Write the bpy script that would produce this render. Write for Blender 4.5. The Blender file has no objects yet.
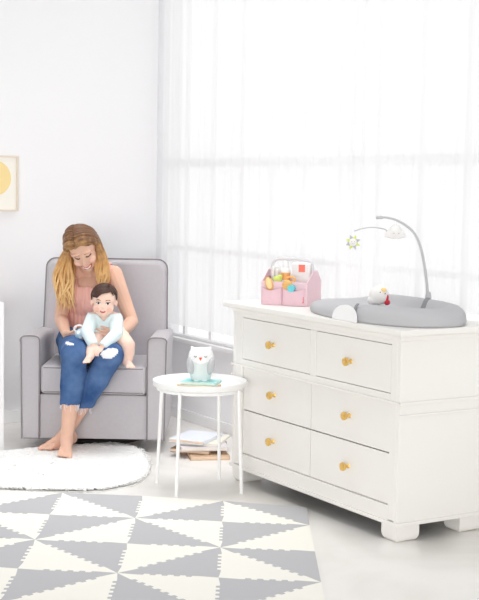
import bpy, bmesh, math, random
from mathutils import Vector, Matrix, noise
from mathutils.geometry import tessellate_polygon
random.seed(7)
scene = bpy.context.scene
COL = scene.collection
PI = math.pi
V = Vector

# ------------------------------------------------------------------ materials
def mat(name, col, rough=.6, spec=.3, noise_scale=0, noise_amt=.04, bump=0, bump_scale=200, sheen=0, metal=0, coat=0, sss=0):
    m = bpy.data.materials.new(name); m.use_nodes = True
    nt = m.node_tree; b = nt.nodes['Principled BSDF']
    b.inputs['Base Color'].default_value = (*col, 1)
    b.inputs['Roughness'].default_value = rough
    b.inputs['Specular IOR Level'].default_value = spec
    b.inputs['Metallic'].default_value = metal
    if sheen: b.inputs['Sheen Weight'].default_value = sheen
    if coat: b.inputs['Coat Weight'].default_value = coat
    if sss:
        b.inputs['Subsurface Weight'].default_value = sss
        b.inputs['Subsurface Radius'].default_value = (.02, .008, .004)
        b.inputs['Subsurface Scale'].default_value = .5
    tc = None
    if noise_scale or bump:
        tc = nt.nodes.new('ShaderNodeTexCoord')
    if noise_scale:
        n = nt.nodes.new('ShaderNodeTexNoise'); n.inputs['Scale'].default_value = noise_scale
        n.inputs['Detail'].default_value = 4
        r = nt.nodes.new('ShaderNodeMapRange')
        r.inputs['To Min'].default_value = 1 - noise_amt; r.inputs['To Max'].default_value = 1 + noise_amt
        x = nt.nodes.new('ShaderNodeVectorMath'); x.operation = 'SCALE'
        x.inputs[0].default_value = col
        nt.links.new(tc.outputs['Object'], n.inputs['Vector'])
        nt.links.new(n.outputs['Fac'], r.inputs['Value'])
        nt.links.new(r.outputs['Result'], x.inputs['Scale'])
        nt.links.new(x.outputs['Vector'], b.inputs['Base Color'])
    if bump:
        n2 = nt.nodes.new('ShaderNodeTexNoise'); n2.inputs['Scale'].default_value = bump_scale
        n2.inputs['Detail'].default_value = 3
        bp = nt.nodes.new('ShaderNodeBump'); bp.inputs['Strength'].default_value = bump
        bp.inputs['Distance'].default_value = .002
        nt.links.new(tc.outputs['Object'], n2.inputs['Vector'])
        nt.links.new(n2.outputs['Fac'], bp.inputs['Height'])
        nt.links.new(bp.outputs['Normal'], b.inputs['Normal'])
    return m

def s2l(r, g, b):
    f = lambda c: ((c/255+.055)/1.055)**2.4 if c > 10 else c/255/12.92
    return (f(r), f(g), f(b))

M = {}
M['wall'] = mat('white wall paint', s2l(243, 243, 245), .75, .2, 3, .008)
M['trim'] = mat('white trim paint', s2l(246, 246, 247), .45, .3)
M['dresser'] = mat('white lacquered wood', s2l(236, 234, 230), .38, .35, 6, .008)
M['gap'] = mat('drawer side wood', s2l(205, 200, 190), .6)
M['brass'] = mat('brushed brass', s2l(236, 194, 112), .32, .5, metal=.75)
M['fabric'] = mat('grey lilac upholstery', s2l(190, 187, 191), .9, .1, 60, .05, .35, 700, sheen=.25)
M['piping'] = mat('grey piping cord', s2l(146, 139, 142), .85, .1)
M['dark'] = mat('dark glider base', s2l(62, 58, 56), .6)
M['skin'] = mat('skin', s2l(226, 184, 162), .5, .3, 25, .04, sss=.12)
M['babyskin'] = mat('fair skin', s2l(244, 210, 194), .5, .3, 25, .03, sss=.12)
M['lip'] = mat('pink lips', s2l(196, 98, 92), .45)
M['teeth'] = mat('teeth', s2l(248, 244, 238), .35)
M['lash'] = mat('dark lashes', s2l(70, 48, 40), .6)
M['brow'] = mat('brow hair', s2l(150, 104, 74), .7)
M['iris'] = mat('dark eyes', s2l(48, 38, 36), .25, .5)
M['eyewhite'] = mat('eye white', s2l(240, 236, 232), .3)
M['blush'] = mat('rosy skin', s2l(242, 192, 174), .5, .3, sss=.1)
M['top'] = mat('peach cotton', s2l(238, 184, 172), .85, .1, 40, .06, .4, 300)
nt = M['top'].node_tree; wv = nt.nodes.new('ShaderNodeTexWave'); wv.inputs['Scale'].default_value = 14; wv.inputs['Distortion'].default_value = .6
bp = nt.nodes.new('ShaderNodeBump'); bp.inputs['Strength'].default_value = .6; bp.inputs['Distance'].default_value = .006
tc = nt.nodes.new('ShaderNodeTexCoord'); nt.links.new(tc.outputs['Object'], wv.inputs['Vector']); nt.links.new(wv.outputs['Fac'], bp.inputs['Height'])
nt.links.new(bp.outputs['Normal'], nt.nodes['Principled BSDF'].inputs['Normal'])
M['mint'] = mat('pale blue jersey', s2l(222, 237, 240), .85, .1, 50, .02, .3, 400)
M['denim_white'] = mat('white torn threads', s2l(232, 232, 236), .9, .05, 90, .06)
M['babyhair'] = mat('dark brown baby hair', s2l(74, 50, 42), .5, .35, 60, .2)
M['white_metal'] = mat('white powder coated steel', s2l(246, 246, 246), .4, .4)
M['pad'] = mat('grey foam pad', s2l(187, 187, 190), .7, .2, 20, .01)
M['padwhite'] = mat('white pad fabric', s2l(240, 240, 241), .8)
M['strap'] = mat('grey webbing', s2l(140, 141, 145), .8)
M['grey_plastic'] = mat('grey plastic tube', s2l(192, 192, 195), .4)
M['grey_handle'] = mat('pale grey handle', s2l(216, 214, 217), .5)
M['white_plastic'] = mat('white plastic', s2l(240, 240, 240), .35)
M['pink'] = mat('pink felt', s2l(232, 203, 211), .9, .1, 80, .04, .4, 400)
M['pinkdark'] = mat('pink felt pocket', s2l(228, 195, 204), .9, .1, 80, .04, .4, 400)
M['red'] = mat('red fabric', s2l(214, 60, 80), .8)
M['coral'] = mat('coral print', s2l(248, 132, 116), .7)
M['orange'] = mat('orange plastic', s2l(240, 178, 110), .5)
M['wood'] = mat('light wood', s2l(226, 178, 110), .5, .3, 20, .08)
M['bristle'] = mat('pale bristles', s2l(246, 214, 160), .9)
M['teal'] = mat('teal plastic', s2l(112, 205, 214), .45)
M['lime'] = mat('lime plush', s2l(206, 222, 122), .8)
M['limepetal'] = mat('lime felt', s2l(214, 226, 120), .85)
M['greypetal'] = mat('grey felt', s2l(186, 187, 192), .85)
M['plush'] = mat('white plush', s2l(240, 238, 236), .95, .05, 0, 0, .5, 150)
M['yellow'] = mat('yellow felt', s2l(250, 216, 150), .85)
M['owl'] = mat('white owl plastic', s2l(240, 241, 242), .45)
M['owlgrey'] = mat('grey owl wing', s2l(190, 192, 195), .5)
M['owlmint'] = mat('mint grey belly', s2l(216, 225, 224), .5)
M['owlbeak'] = mat('orange red beak', s2l(240, 96, 62), .5)
M['paper'] = mat('book pages', s2l(244, 240, 232), .9, .1, 150, .03)
M['peachpaper'] = mat('peach page edges', s2l(236, 212, 190), .9, .1, 150, .05)
M['c_teal'] = mat('teal book cloth', s2l(172, 229, 229), .6)
M['c_beige'] = mat('beige book cloth', s2l(232, 212, 180), .7)
M['c_tan'] = mat('tan book cloth', s2l(206, 178, 148), .7)
M['c_brown'] = mat('brown book cloth', s2l(170, 142, 118), .7)
M['c_lilac'] = mat('pale lilac book cloth', s2l(226, 222, 228), .6)
M['c_cream'] = mat('cream book cloth', s2l(242, 238, 226), .6)
M['c_sky'] = mat('pale sky book cloth', s2l(234, 239, 247), .5)
M['mat_grey'] = mat('grey eva foam', s2l(191, 191, 194), .75, .15, 0, 0, .15, 500)
M['mat_cream'] = mat('cream eva foam', s2l(247, 245, 237), .75, .15, 0, 0, .15, 500)
M['pile'] = mat('white wool pile', s2l(240, 240, 239), .95, .05)
M['frame_wood'] = mat('pale blond frame', s2l(228, 216, 200), .5)
M['art_paper'] = mat('cream art paper', s2l(246, 243, 234), .8)
M['art_yellow'] = mat('yellow ink', s2l(246, 221, 160), .8)
M['toy_blue'] = mat('pale blue toy plastic', s2l(176, 210, 226), .4)

def floor_mat():
    m = mat('white painted concrete', s2l(236, 234, 230), .28, .45)
    nt = m.node_tree; b = nt.nodes['Principled BSDF']
    tc = nt.nodes.new('ShaderNodeTexCoord')
    n = nt.nodes.new('ShaderNodeTexNoise'); n.inputs['Scale'].default_value = 1.6; n.inputs['Detail'].default_value = 8
    n.inputs['Distortion'].default_value = 1.2
    cr = nt.nodes.new('ShaderNodeValToRGB')
    cr.color_ramp.elements[0].position = .3; cr.color_ramp.elements[0].color = (*s2l(226, 223, 217), 1)
    cr.color_ramp.elements[1].position = .62; cr.color_ramp.elements[1].color = (*s2l(242, 240, 237), 1)
    nt.links.new(tc.outputs['Object'], n.inputs['Vector']); nt.links.new(n.outputs['Fac'], cr.inputs['Fac'])
    nt.links.new(cr.outputs['Color'], b.inputs['Base Color'])
    r = nt.nodes.new('ShaderNodeMapRange'); r.inputs['To Min'].default_value = .2; r.inputs['To Max'].default_value = .42
    nt.links.new(n.outputs['Fac'], r.inputs['Value']); nt.links.new(r.outputs['Result'], b.inputs['Roughness'])
    return m
M['floor'] = floor_mat()

def denim_mat():
    m = mat('blue denim', s2l(84, 114, 158), .85, .1)
    nt = m.node_tree; b = nt.nodes['Principled BSDF']
    tc = nt.nodes.new('ShaderNodeTexCoord')
    n = nt.nodes.new('ShaderNodeTexNoise'); n.inputs['Scale'].default_value = 9; n.inputs['Detail'].default_value = 7
    cr = nt.nodes.new('ShaderNodeValToRGB')
    cr.color_ramp.elements[0].position = .3; cr.color_ramp.elements[0].color = (*s2l(52, 82, 130), 1)
    cr.color_ramp.elements[1].position = .75; cr.color_ramp.elements[1].color = (*s2l(100, 130, 174), 1)
    nt.links.new(tc.outputs['Object'], n.inputs['Vector']); nt.links.new(n.outputs['Fac'], cr.inputs['Fac'])
    nt.links.new(cr.outputs['Color'], b.inputs['Base Color'])
    return m
M['denim'] = denim_mat()

def hair_mat():
    m = mat('ombre blond hair', s2l(214, 164, 104), .45, .35)
    nt = m.node_tree; b = nt.nodes['Principled BSDF']
    tc = nt.nodes.new('ShaderNodeTexCoord')
    sp = nt.nodes.new('ShaderNodeSeparateXYZ')
    n = nt.nodes.new('ShaderNodeTexNoise'); n.inputs['Scale'].default_value = 35
    mr = nt.nodes.new('ShaderNodeMapRange'); mr.inputs['From Min'].default_value = .80; mr.inputs['From Max'].default_value = 1.19
    ad = nt.nodes.new('ShaderNodeMath'); ad.operation = 'MULTIPLY_ADD'; ad.inputs[1].default_value = .55; ad.inputs[2].default_value = -.27
    su = nt.nodes.new('ShaderNodeMath'); su.operation = 'ADD'
    cr = nt.nodes.new('ShaderNodeValToRGB')
    e = cr.color_ramp.elements
    e[0].position = .1; e[0].color = (*s2l(238, 200, 142), 1)
    e[1].position = .92; e[1].color = (*s2l(116, 82, 58), 1)
    k = e.new(.5); k.color = (*s2l(212, 164, 104), 1)
    nt.links.new(tc.outputs['Object'], sp.inputs[0]); nt.links.new(sp.outputs['Z'], mr.inputs['Value'])
    nt.links.new(tc.outputs['Object'], n.inputs['Vector']); nt.links.new(n.outputs['Fac'], ad.inputs[0])
    nt.links.new(mr.outputs['Result'], su.inputs[0]); nt.links.new(ad.outputs[0], su.inputs[1])
    nt.links.new(su.outputs[0], cr.inputs['Fac']); nt.links.new(cr.outputs['Color'], b.inputs['Base Color'])
    return m
M['hair'] = hair_mat()

def sheer_mat(name, transp):
    m = bpy.data.materials.new(name); m.use_nodes = True
    nt = m.node_tree; nt.nodes.clear()
    out = nt.nodes.new('ShaderNodeOutputMaterial')
    tr = nt.nodes.new('ShaderNodeBsdfTransparent')
    tl = nt.nodes.new('ShaderNodeBsdfTranslucent'); tl.inputs['Color'].default_value = (.96, .965, .975, 1)
    df = nt.nodes.new('ShaderNodeBsdfDiffuse'); df.inputs['Color'].default_value = (.95, .95, .96, 1)
    m1 = nt.nodes.new('ShaderNodeMixShader'); m1.inputs[0].default_value = .35
    m2 = nt.nodes.new('ShaderNodeMixShader'); m2.inputs[0].default_value = transp
    nt.links.new(tl.outputs[0], m1.inputs[1]); nt.links.new(df.outputs[0], m1.inputs[2])
    nt.links.new(m1.outputs[0], m2.inputs[1]); nt.links.new(tr.outputs[0], m2.inputs[2])
    nt.links.new(m2.outputs[0], out.inputs['Surface'])
    return m
M['sheer'] = sheer_mat('white sheer voile', .32)

def glass_mat():
    m = bpy.data.materials.new('window glass'); m.use_nodes = True
    nt = m.node_tree; nt.nodes.clear()
    out = nt.nodes.new('ShaderNodeOutputMaterial')
    tr = nt.nodes.new('ShaderNodeBsdfTransparent'); gl = nt.nodes.new('ShaderNodeBsdfGlossy')
    gl.inputs['Roughness'].default_value = .02
    mx = nt.nodes.new('ShaderNodeMixShader'); mx.inputs[0].default_value = .06
    nt.links.new(tr.outputs[0], mx.inputs[1]); nt.links.new(gl.outputs[0], mx.inputs[2])
    nt.links.new(mx.outputs[0], out.inputs['Surface'])
    return m
M['glass'] = glass_mat()

# ------------------------------------------------------------------ helpers
def smooth_mesh(me, angle=40):
    for p in me.polygons: p.use_smooth = True
    try: me.set_sharp_from_angle(angle=math.radians(angle))
    except Exception: pass

def link_mesh(name, me, m, parent=None, loc=None, rotz=0, smooth=True, angle=40):
    me.name = name
    if m is not None:
        if not isinstance(m, (list, tuple)): m = [m]
        for k in m: me.materials.append(M[k] if isinstance(k, str) else k)
    if smooth: smooth_mesh(me, angle)
    o = bpy.data.objects.new(name, me); COL.objects.link(o)
    if parent: o.parent = parent
    if loc is not None: o.location = loc
    if rotz: o.rotation_euler = (0, 0, rotz)
    return o

def obj(name, bm, m, parent=None, loc=None, rotz=0, bevel=0, seg=2, smooth=True, angle=40):
    bmesh.ops.recalc_face_normals(bm, faces=bm.faces)
    if bevel:
        eds = [e for e in bm.edges if len(e.link_faces) == 2 and e.calc_face_angle(0) > .6]
        bmesh.ops.bevel(bm, geom=eds, offset=bevel, segments=seg, affect='EDGES', profile=.5, clamp_overlap=True)
    me = bpy.data.meshes.new(name); bm.to_mesh(me); bm.free()
    o = link_mesh(name, me, m, parent, loc, rotz, smooth, angle)
    if bevel: o.modifiers.new('weighted_normals', 'WEIGHTED_NORMAL').keep_sharp = True
    return o

def thing(name, label, cat, loc=(0, 0, 0), rotz=0, group=None):
    o = bpy.data.objects.new(name, None); COL.objects.link(o)
    o.empty_display_size = .05
    o.location = loc; o.rotation_euler = (0, 0, rotz)
    o['label'] = label; o['category'] = cat
    if group: o['group'] = group
    return o

def tag(o, label, cat, group=None, kind=None):
    o['label'] = label; o['category'] = cat
    if group: o['group'] = group
    if kind: o['kind'] = kind
    return o

def structure(o):
    o['kind'] = 'structure'; return o

def B(): return bmesh.new()

def box(bm, x0, x1, y0, y1, z0, z1):
    vs = [bm.verts.new((x, y, z)) for x in (x0, x1) for y in (y0, y1) for z in (z0, z1)]
    f = [(0, 1, 3, 2), (4, 6, 7, 5), (0, 4, 5, 1), (2, 3, 7, 6), (0, 2, 6, 4), (1, 5, 7, 3)]
    for q in f: bm.faces.new([vs[i] for i in q])
    return vs

def prism(bm, poly, axis, a, b):
    """poly = list of 2D points; axis 'z': (x,y), 'y': (x,z), 'x': (y,z); extruded a..b"""
    def p(q, t):
        if axis == 'z': return (q[0], q[1], t)
        if axis == 'y': return (q[0], t, q[1])
        return (t, q[0], q[1])
    lo = [bm.verts.new(p(q, a)) for q in poly]; hi = [bm.verts.new(p(q, b)) for q in poly]
    n = len(poly)
    bm.faces.new(lo); bm.faces.new(hi)
    for i in range(n): bm.faces.new((lo[i], lo[(i+1) % n], hi[(i+1) % n], hi[i]))

def lathe(bm, prof, seg=24, c=(0, 0, 0), axis='z', sx=1, sy=1):
    rings = []
    for r, z in prof:
        ring = []
        if r < 1e-6:
            pts = [(0, 0, z)]
        else:
            pts = [(r*sx*math.cos(2*PI*i/seg), r*sy*math.sin(2*PI*i/seg), z) for i in range(seg)]
        for p in pts:
            if axis == 'y': p = (p[0], p[2], p[1])
            if axis == 'x': p = (p[2], p[0], p[1])
            ring.append(bm.verts.new((p[0]+c[0], p[1]+c[1], p[2]+c[2])))
        rings.append(ring)
    for a, b in zip(rings, rings[1:]):
        if len(a) == 1 and len(b) == 1: continue
        for i in range(seg):
            j = (i+1) % seg
            if len(a) == 1: bm.faces.new((a[0], b[j], b[i]))
            elif len(b) == 1: bm.faces.new((a[i], a[j], b[0]))
            else: bm.faces.new((a[i], a[j], b[j], b[i]))
    if len(rings[0]) > 1: bm.faces.new(rings[0])
    if len(rings[-1]) > 1: bm.faces.new(rings[-1])

def frame_for(d):
    d = V(d).normalized()
    a = V((0, 0, 1)) if abs(d.z) < .9 else V((1, 0, 0))
    x = a.cross(d).normalized(); return x, d.cross(x).normalized(), d

def tube(bm, pts, r, seg=8, closed=False, r1=None):
    pts = [V(p) for p in pts]; n = len(pts); rings = []
    x = None
    for i, p in enumerate(pts):
        if closed: d = pts[(i+1) % n]-pts[i-1]
        else: d = pts[min(i+1, n-1)]-pts[max(i-1, 0)]
        d.normalize()
        if x is None: x = frame_for(d)[0]
        x = (x - d*x.dot(d)).normalized(); y = d.cross(x)
        rr = r[i] if isinstance(r, (list, tuple)) else r + ((r1-r)*i/(n-1) if r1 is not None else 0)
        rings.append([bm.verts.new(p + x*rr*math.cos(2*PI*k/seg) + y*rr*math.sin(2*PI*k/seg)) for k in range(seg)])
    m = n if closed else n-1
    for i in range(m):
        a, b = rings[i], rings[(i+1) % n]
        for k in range(seg): bm.faces.new((a[k], a[(k+1) % seg], b[(k+1) % seg], b[k]))
    if not closed: bm.faces.new(rings[0]); bm.faces.new(rings[-1])

def ball(bm, c, r, seg=16, rings=10, rot=None):
    """ellipsoid: r scalar or 3 radii, rot = 3x3 matrix"""
    if not isinstance(r, (list, tuple)): r = (r, r, r)
    mtx = Matrix.Translation(V(c))
    if rot is not None: mtx = mtx @ rot.to_4x4()
    mtx = mtx @ Matrix.Diagonal((r[0], r[1], r[2], 1))
    bmesh.ops.create_uvsphere(bm, u_segments=seg, v_segments=rings, radius=1, matrix=mtx)

def limb(bm, pts, rad, seg=14):
    """round tapered chain of closed pieces, for voxel union"""
    pts = [V(p) for p in pts]
    for p, r in zip(pts, rad): ball(bm, p, r, seg, 10)
    for i in range(len(pts)-1):
        a, b = pts[i], pts[i+1]; ra, rb = rad[i], rad[i+1]
        x, y, d = frame_for(b-a)
        A = [bm.verts.new(a + (x*math.cos(2*PI*k/seg)+y*math.sin(2*PI*k/seg))*ra) for k in range(seg)]
        C = [bm.verts.new(b + (x*math.cos(2*PI*k/seg)+y*math.sin(2*PI*k/seg))*rb) for k in range(seg)]
        for k in range(seg): bm.faces.new((A[k], A[(k+1) % seg], C[(k+1) % seg], C[k]))
        bm.faces.new(list(reversed(A))); bm.faces.new(C)

def spline(pts, n=8):
    pts = [V(p) for p in pts]; out = []
    P = [pts[0]*2-pts[1]] + pts + [pts[-1]*2-pts[-2]]
    for i in range(1, len(P)-2):
        p0, p1, p2, p3 = P[i-1:i+3]
        for k in range(n):
            t = k/n
            out.append(.5*((2*p1)+(p2-p0)*t+(2*p0-5*p1+4*p2-p3)*t*t+(3*p1-p0-3*p2+p3)*t**3))
    out.append(pts[-1]); return out

def voxel(bm, size, it=3, fac=.5):
    """union of closed pieces -> one continuous surface"""
    bmesh.ops.recalc_face_normals(bm, faces=bm.faces)
    me = bpy.data.meshes.new('tmp'); bm.to_mesh(me); bm.free()
    o = bpy.data.objects.new('tmp', me); COL.objects.link(o)
    r = o.modifiers.new('r', 'REMESH'); r.mode = 'VOXEL'; r.voxel_size = size
    if it:
        s = o.modifiers.new('s', 'SMOOTH'); s.factor = fac; s.iterations = it
    dg = bpy.context.evaluated_depsgraph_get()
    out = bpy.data.meshes.new_from_object(o.evaluated_get(dg))
    bpy.data.objects.remove(o); bpy.data.meshes.remove(me)
    return out

def cut(me, keep, thick=0, boundary_smooth=True):
    """keep faces whose centre passes keep(co); optional wall thickness"""
    bm = bmesh.new(); bm.from_mesh(me)
    bmesh.ops.delete(bm, geom=[f for f in bm.faces if not keep(f.calc_center_median())], context='FACES')
    for _ in range(3):
        bv = [v for v in bm.verts if v.is_boundary]
        new = {}
        for v in bv:
            nb = [e.other_vert(v) for e in v.link_edges if e.is_boundary]
            if len(nb) == 2: new[v] = (v.co*2+nb[0].co+nb[1].co)/4
        for v, c in new.items(): v.co = c
    if thick:
        bm.normal_update()
        ret = bmesh.ops.solidify(bm, geom=bm.faces[:], thickness=-thick)
    bm.to_mesh(me); bm.free(); return me

def paint(me, rules):
    """rules: list of (material index, test(co, normal)); sets face materials"""
    for p in me.polygons:
        for idx, t in rules:
            if t(p.center, p.normal): p.material_index = idx

def copy_tree(o, parent=None):
    c = o.copy(); COL.objects.link(c)
    if parent: c.parent = parent
    for ch in list(o.children): copy_tree(ch, c)
    return c

# ------------------------------------------------------------------ room frame (x along the window wall, y towards it)
ROOM = (-.019, 6.217, 0); RZ = math.radians(-58.7)
RM = Matrix.Translation(ROOM) @ Matrix.Rotation(RZ, 4, 'Z')
def R(s, v, z=0): return RM @ V((s, v, z))

WL, WW = -1.906, .58       # left wall plane (x), window wall plane (y)
HT = 4.0
b = B(); box(b, WL-.15, 6.6, -5.2, WW+.15, -.1, 0); structure(obj('floor', b, 'floor', None, ROOM, RZ, smooth=False))
b = B(); box(b, WL-.15, WL, -5.2, WW+.15, 0, HT); structure(obj('wall_left', b, 'wall', None, ROOM, RZ, smooth=False))
WX0, WX1, WZ0, WZ1 = -1.87, 2.4, .50, 3.0
b = B()
box(b, WL, WX0, WW, WW+.07, 0, HT); box(b, WX1, 6.6, WW, WW+.07, 0, HT)
box(b, WX0, WX1, WW, WW+.07, 0, WZ0); box(b, WX0, WX1, WW, WW+.07, WZ1, HT)
structure(obj('wall_right', b, 'wall', None, ROOM, RZ, smooth=False))
b = B(); box(b, WL, WL+.014, -5.2, WW, 0, .075); structure(obj('baseboard_left', b, 'trim', None, ROOM, RZ, bevel=.003))
b = B(); box(b, WL+.015, 6.6, WW-.014, WW, 0, .065); structure(obj('baseboard_right', b, 'trim', None, ROOM, RZ, bevel=.003))
b = B(); box(b, WX0-.035, WX1+.08, WW-.03, WW+.012, .478, .503); structure(obj('trim_1', b, 'trim', None, ROOM, RZ, bevel=.004))
b = B(); box(b, -1.815, -1.715, WW-.022, WW, .066, .477)
structure(obj('trim_2', b, 'trim', None, ROOM, RZ, bevel=.004))
# window
win = structure(bpy.data.objects.new('window_1', None)); COL.objects.link(win); win.location = ROOM; win.rotation_euler = (0, 0, RZ)
b = B()
box(b, WX0, WX1, WW+.015, WW+.06, WZ0+.004, WZ0+.018); box(b, WX0, WX1, WW+.015, WW+.06, WZ1-.05, WZ1)
box(b, WX0, WX0+.05, WW+.015, WW+.06, WZ0+.018, WZ1-.05); box(b, WX1-.05, WX1, WW+.015, WW+.06, WZ0+.018, WZ1-.05)
obj('window_frame', b, 'trim', win, smooth=False)
b = B()
box(b, WX0+.05, WX1-.05, WW+.02, WW+.055, 1.545, 1.595)
box(b, WX0+.05, WX1-.05, WW+.028, WW+.048, 1.035, 1.065)
x = -1.62
while x < 2.3:
    box(b, x-.014, x+.014, WW+.029, WW+.047, WZ0+.018, WZ1-.05); x += .32
obj('mullion', b, 'trim', win, smooth=False)
b = B(); box(b, WX0+.05, WX1-.05, WW+.036, WW+.040, WZ0+.018, WZ1-.05); obj('pane', b, 'glass', win, smooth=False)

# sheer curtains
def curtain(x0, x1, y, z0, z1, label, seed, dens=1.0):
    rnd = random.Random(seed); b = B()
    n = int((x1-x0)/.006); cols = []
    ph = [rnd.uniform(0, 6.28) for _ in range(4)]
    for i in range(n+1):
        x = x0+(x1-x0)*i/n
        w = .010*math.sin(x*dens*62+ph[0]+1.5*math.sin(x*4+ph[1]))+.006*math.sin(x*dens*101+ph[2])+.006*math.sin(x*17+ph[3])
        cols.append([b.verts.new((x+.004*math.sin(k*1.3+x*9), y+w*.42*(1.0-.12*k), z0+(z1-z0)*k/4)) for k in range(5)])
    for a, c in zip(cols, cols[1:]):
        for k in range(4): b.faces.new((a[k], c[k], c[k+1], a[k+1]))
    return tag(obj('sheer_curtain', b, 'sheer', None, ROOM, RZ, angle=180), label, 'curtain', 'sheer window curtains')
curtain(WX0-.02, .30, WW-.028, .582, 3.15, 'sheer white curtain over the left stretch of the window, behind the pink caddy', 3)
curtain(.17, 2.4, WW-.056, .90, 3.15, 'sheer white curtain over the right stretch of the window, behind the grey changing pad', 5)
b = B(); tube(b, [(WX0-.03, WW-.045, 3.17), (2.46, WW-.045, 3.17)], .012)
tag(obj('curtain_rod', b, 'white_metal', None, ROOM, RZ), 'white curtain rod above the window, carrying the sheer curtains', 'curtain rod')

# ------------------------------------------------------------------ framed print on the left wall
pf = thing('framed_picture', 'pale wood framed print of a yellow circle on the left wall', 'picture', R(WL, -.506, 1.427), RZ)
b = B(); fw, fh, t = .135, .162, .009
for a in ((-fw, -fw+t, -fh, fh), (fw-t, fw, -fh, fh), (-fw+t, fw-t, -fh, -fh+t), (-fw+t, fw-t, fh-t, fh)):
    box(b, .002, .024, a[0], a[1], a[2], a[3])
obj('frame', b, 'frame_wood', pf, bevel=.0015)
b = B(); box(b, .004, .012, -fw+t, fw-t, -fh+t, fh-t); obj('print', b, 'art_paper', pf, smooth=False)
b = B(); lathe(b, [(.104, .0121), (.104, .0128)], 48, (0, -.012, .03), axis='x'); obj('printed_circle', b, 'art_yellow', pf, smooth=False)

# ------------------------------------------------------------------ white crib cropped by the left border
CX1, CX0, CY1, CY0 = -1.135, -1.87, -.745, -2.06
cb = thing('crib', 'white painted crib, only its corner post showing at the left border beside the armchair', 'crib', ROOM, RZ)
for x in (CX0+.02, CX1-.02):
    for y in (CY0+.02, CY1-.02):
        b = B(); box(b, x-.02, x+.02, y-.02, y+.02, 0, .80); obj('post', b, 'trim', cb, bevel=.004)
for x in (CX0+.02, CX1-.02):
    for z in (.76, .17):
        b = B(); box(b, x-.012, x+.012, CY0+.041, CY1-.041, z-.02, z+.02); obj('side_rail', b, 'trim', cb, bevel=.003)
for y in (CY0+.02, CY1-.02):
    for z in (.76, .17):
        b = B(); box(b, CX0+.041, CX1-.041, y-.012, y+.012, z-.02, z+.02); obj('end_rail', b, 'trim', cb, bevel=.003)
for x in (CX0+.02, CX1-.02):
    for k in range(13):
        b = B(); y = CY0+.041+.09*(k+.5); box(b, x-.006, x+.006, y-.012, y+.012, .191, .739); obj('slat', b, 'trim', cb, smooth=False)
for y in (CY0+.02, CY1-.02):
    for k in range(7):
        b = B(); x = CX0+.041+.092*(k+.5); box(b, x-.012, x+.012, y-.006, y+.006, .191, .739); obj('slat', b, 'trim', cb, smooth=False)
b = B(); box(b, CX0+.045, CX1-.045, CY0+.045, CY1-.045, .20, .32); obj('mattress', b, 'padwhite', cb, bevel=.02, seg=3)

# ------------------------------------------------------------------ dresser
dr = thing('dresser', 'wide white six drawer dresser with round brass knobs in front of the window', 'dresser', ROOM, RZ)
DX0, DX1, DD = -.012, 1.288, .46
b = B()
box(b, DX0, DX0+.022, .0, DD, .07, .845); box(b, DX1-.022, DX1, .0, DD, .07, .845)
box(b, DX0+.022, DX1-.022, DD-.012, DD, .07, .845)
box(b, DX0+.022, DX1-.022, .02, DD-.012, .07, .09)
box(b, DX0+.022, .07, .0, .03, .09, .845); box(b, 1.226, DX1-.022, .0, .03, .09, .845)
box(b, .07, 1.226, .0, .03, .808, .845); box(b, .07, 1.226, .0, .03, .573, .607)
box(b, .07, 1.226, .0, .03, .07, .146); box(b, .646, .690, .0, .03, .607, .808)
obj('carcass', b, 'dresser', dr, bevel=.0015, seg=1)
b = B()
box(b, DX0-.006, DX1+.006, -.006, DD+.002, .826, .8449)
box(b, DX0-.020, DX1+.020, -.020, DD+.01, .845, .853)
obj('cornice', b, 'dresser', dr, bevel=.004)
b = B(); box(b, DX0-.038, DX1+.052, -.045, DD+.035, .853, .878); obj('top', b, 'dresser', dr, bevel=.005, seg=3)
b = B()
for sx0, sx1 in ((DX1, DX1+.009), (DX0-.009, DX0)):
    box(b, sx0, sx1, -.009, DD, .566, .580); box(b, sx0, sx1, -.009, DD, .518, .528)
box(b, DX0-.009, DX1+.009, -.009, -.0005, .570, .580)
box(b, DX0-.009, DX1+.009, -.009, DD+.002, .07, .086)
obj('moulding', b, 'dresser', dr, bevel=.003)
def drawer(x0, x1, y, z0, z1, kx, kz):
    b = B(); g = .0025
    box(b, x0+g, x1-g, y, y+.02, z0+g, z1-g)
    d = obj('drawer', b, 'dresser', dr, bevel=.002)
    b = B(); box(b, x0+.02, x1-.02, y+.0205, .42, z0+.015, z1-.03); obj('drawer_box', b, 'gap', d, smooth=False)
    b = B(); lathe(b, [(.011, 0), (.009, -.003), (.0065, -.006), (.0065, -.018), (.017, -.023), (.019, -.029), (.017, -.035), (.010, -.038), (0, -.039)], 20, (kx, y, kz), axis='y')
    o = obj('knob', b, 'brass', d); o['label'] = 'round brass knob'
drawer(.07, .646, .001, .607, .808, .345, .705); drawer(.690, 1.226, .001, .607, .808, .950, .705)
for z0, z1, kz in ((.36, .573, .470), (.146, .36, .252)):
    drawer(.07, .648, .011, z0, z1, .345, kz); drawer(.648, 1.226, .011, z0, z1, .935, kz)
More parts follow.
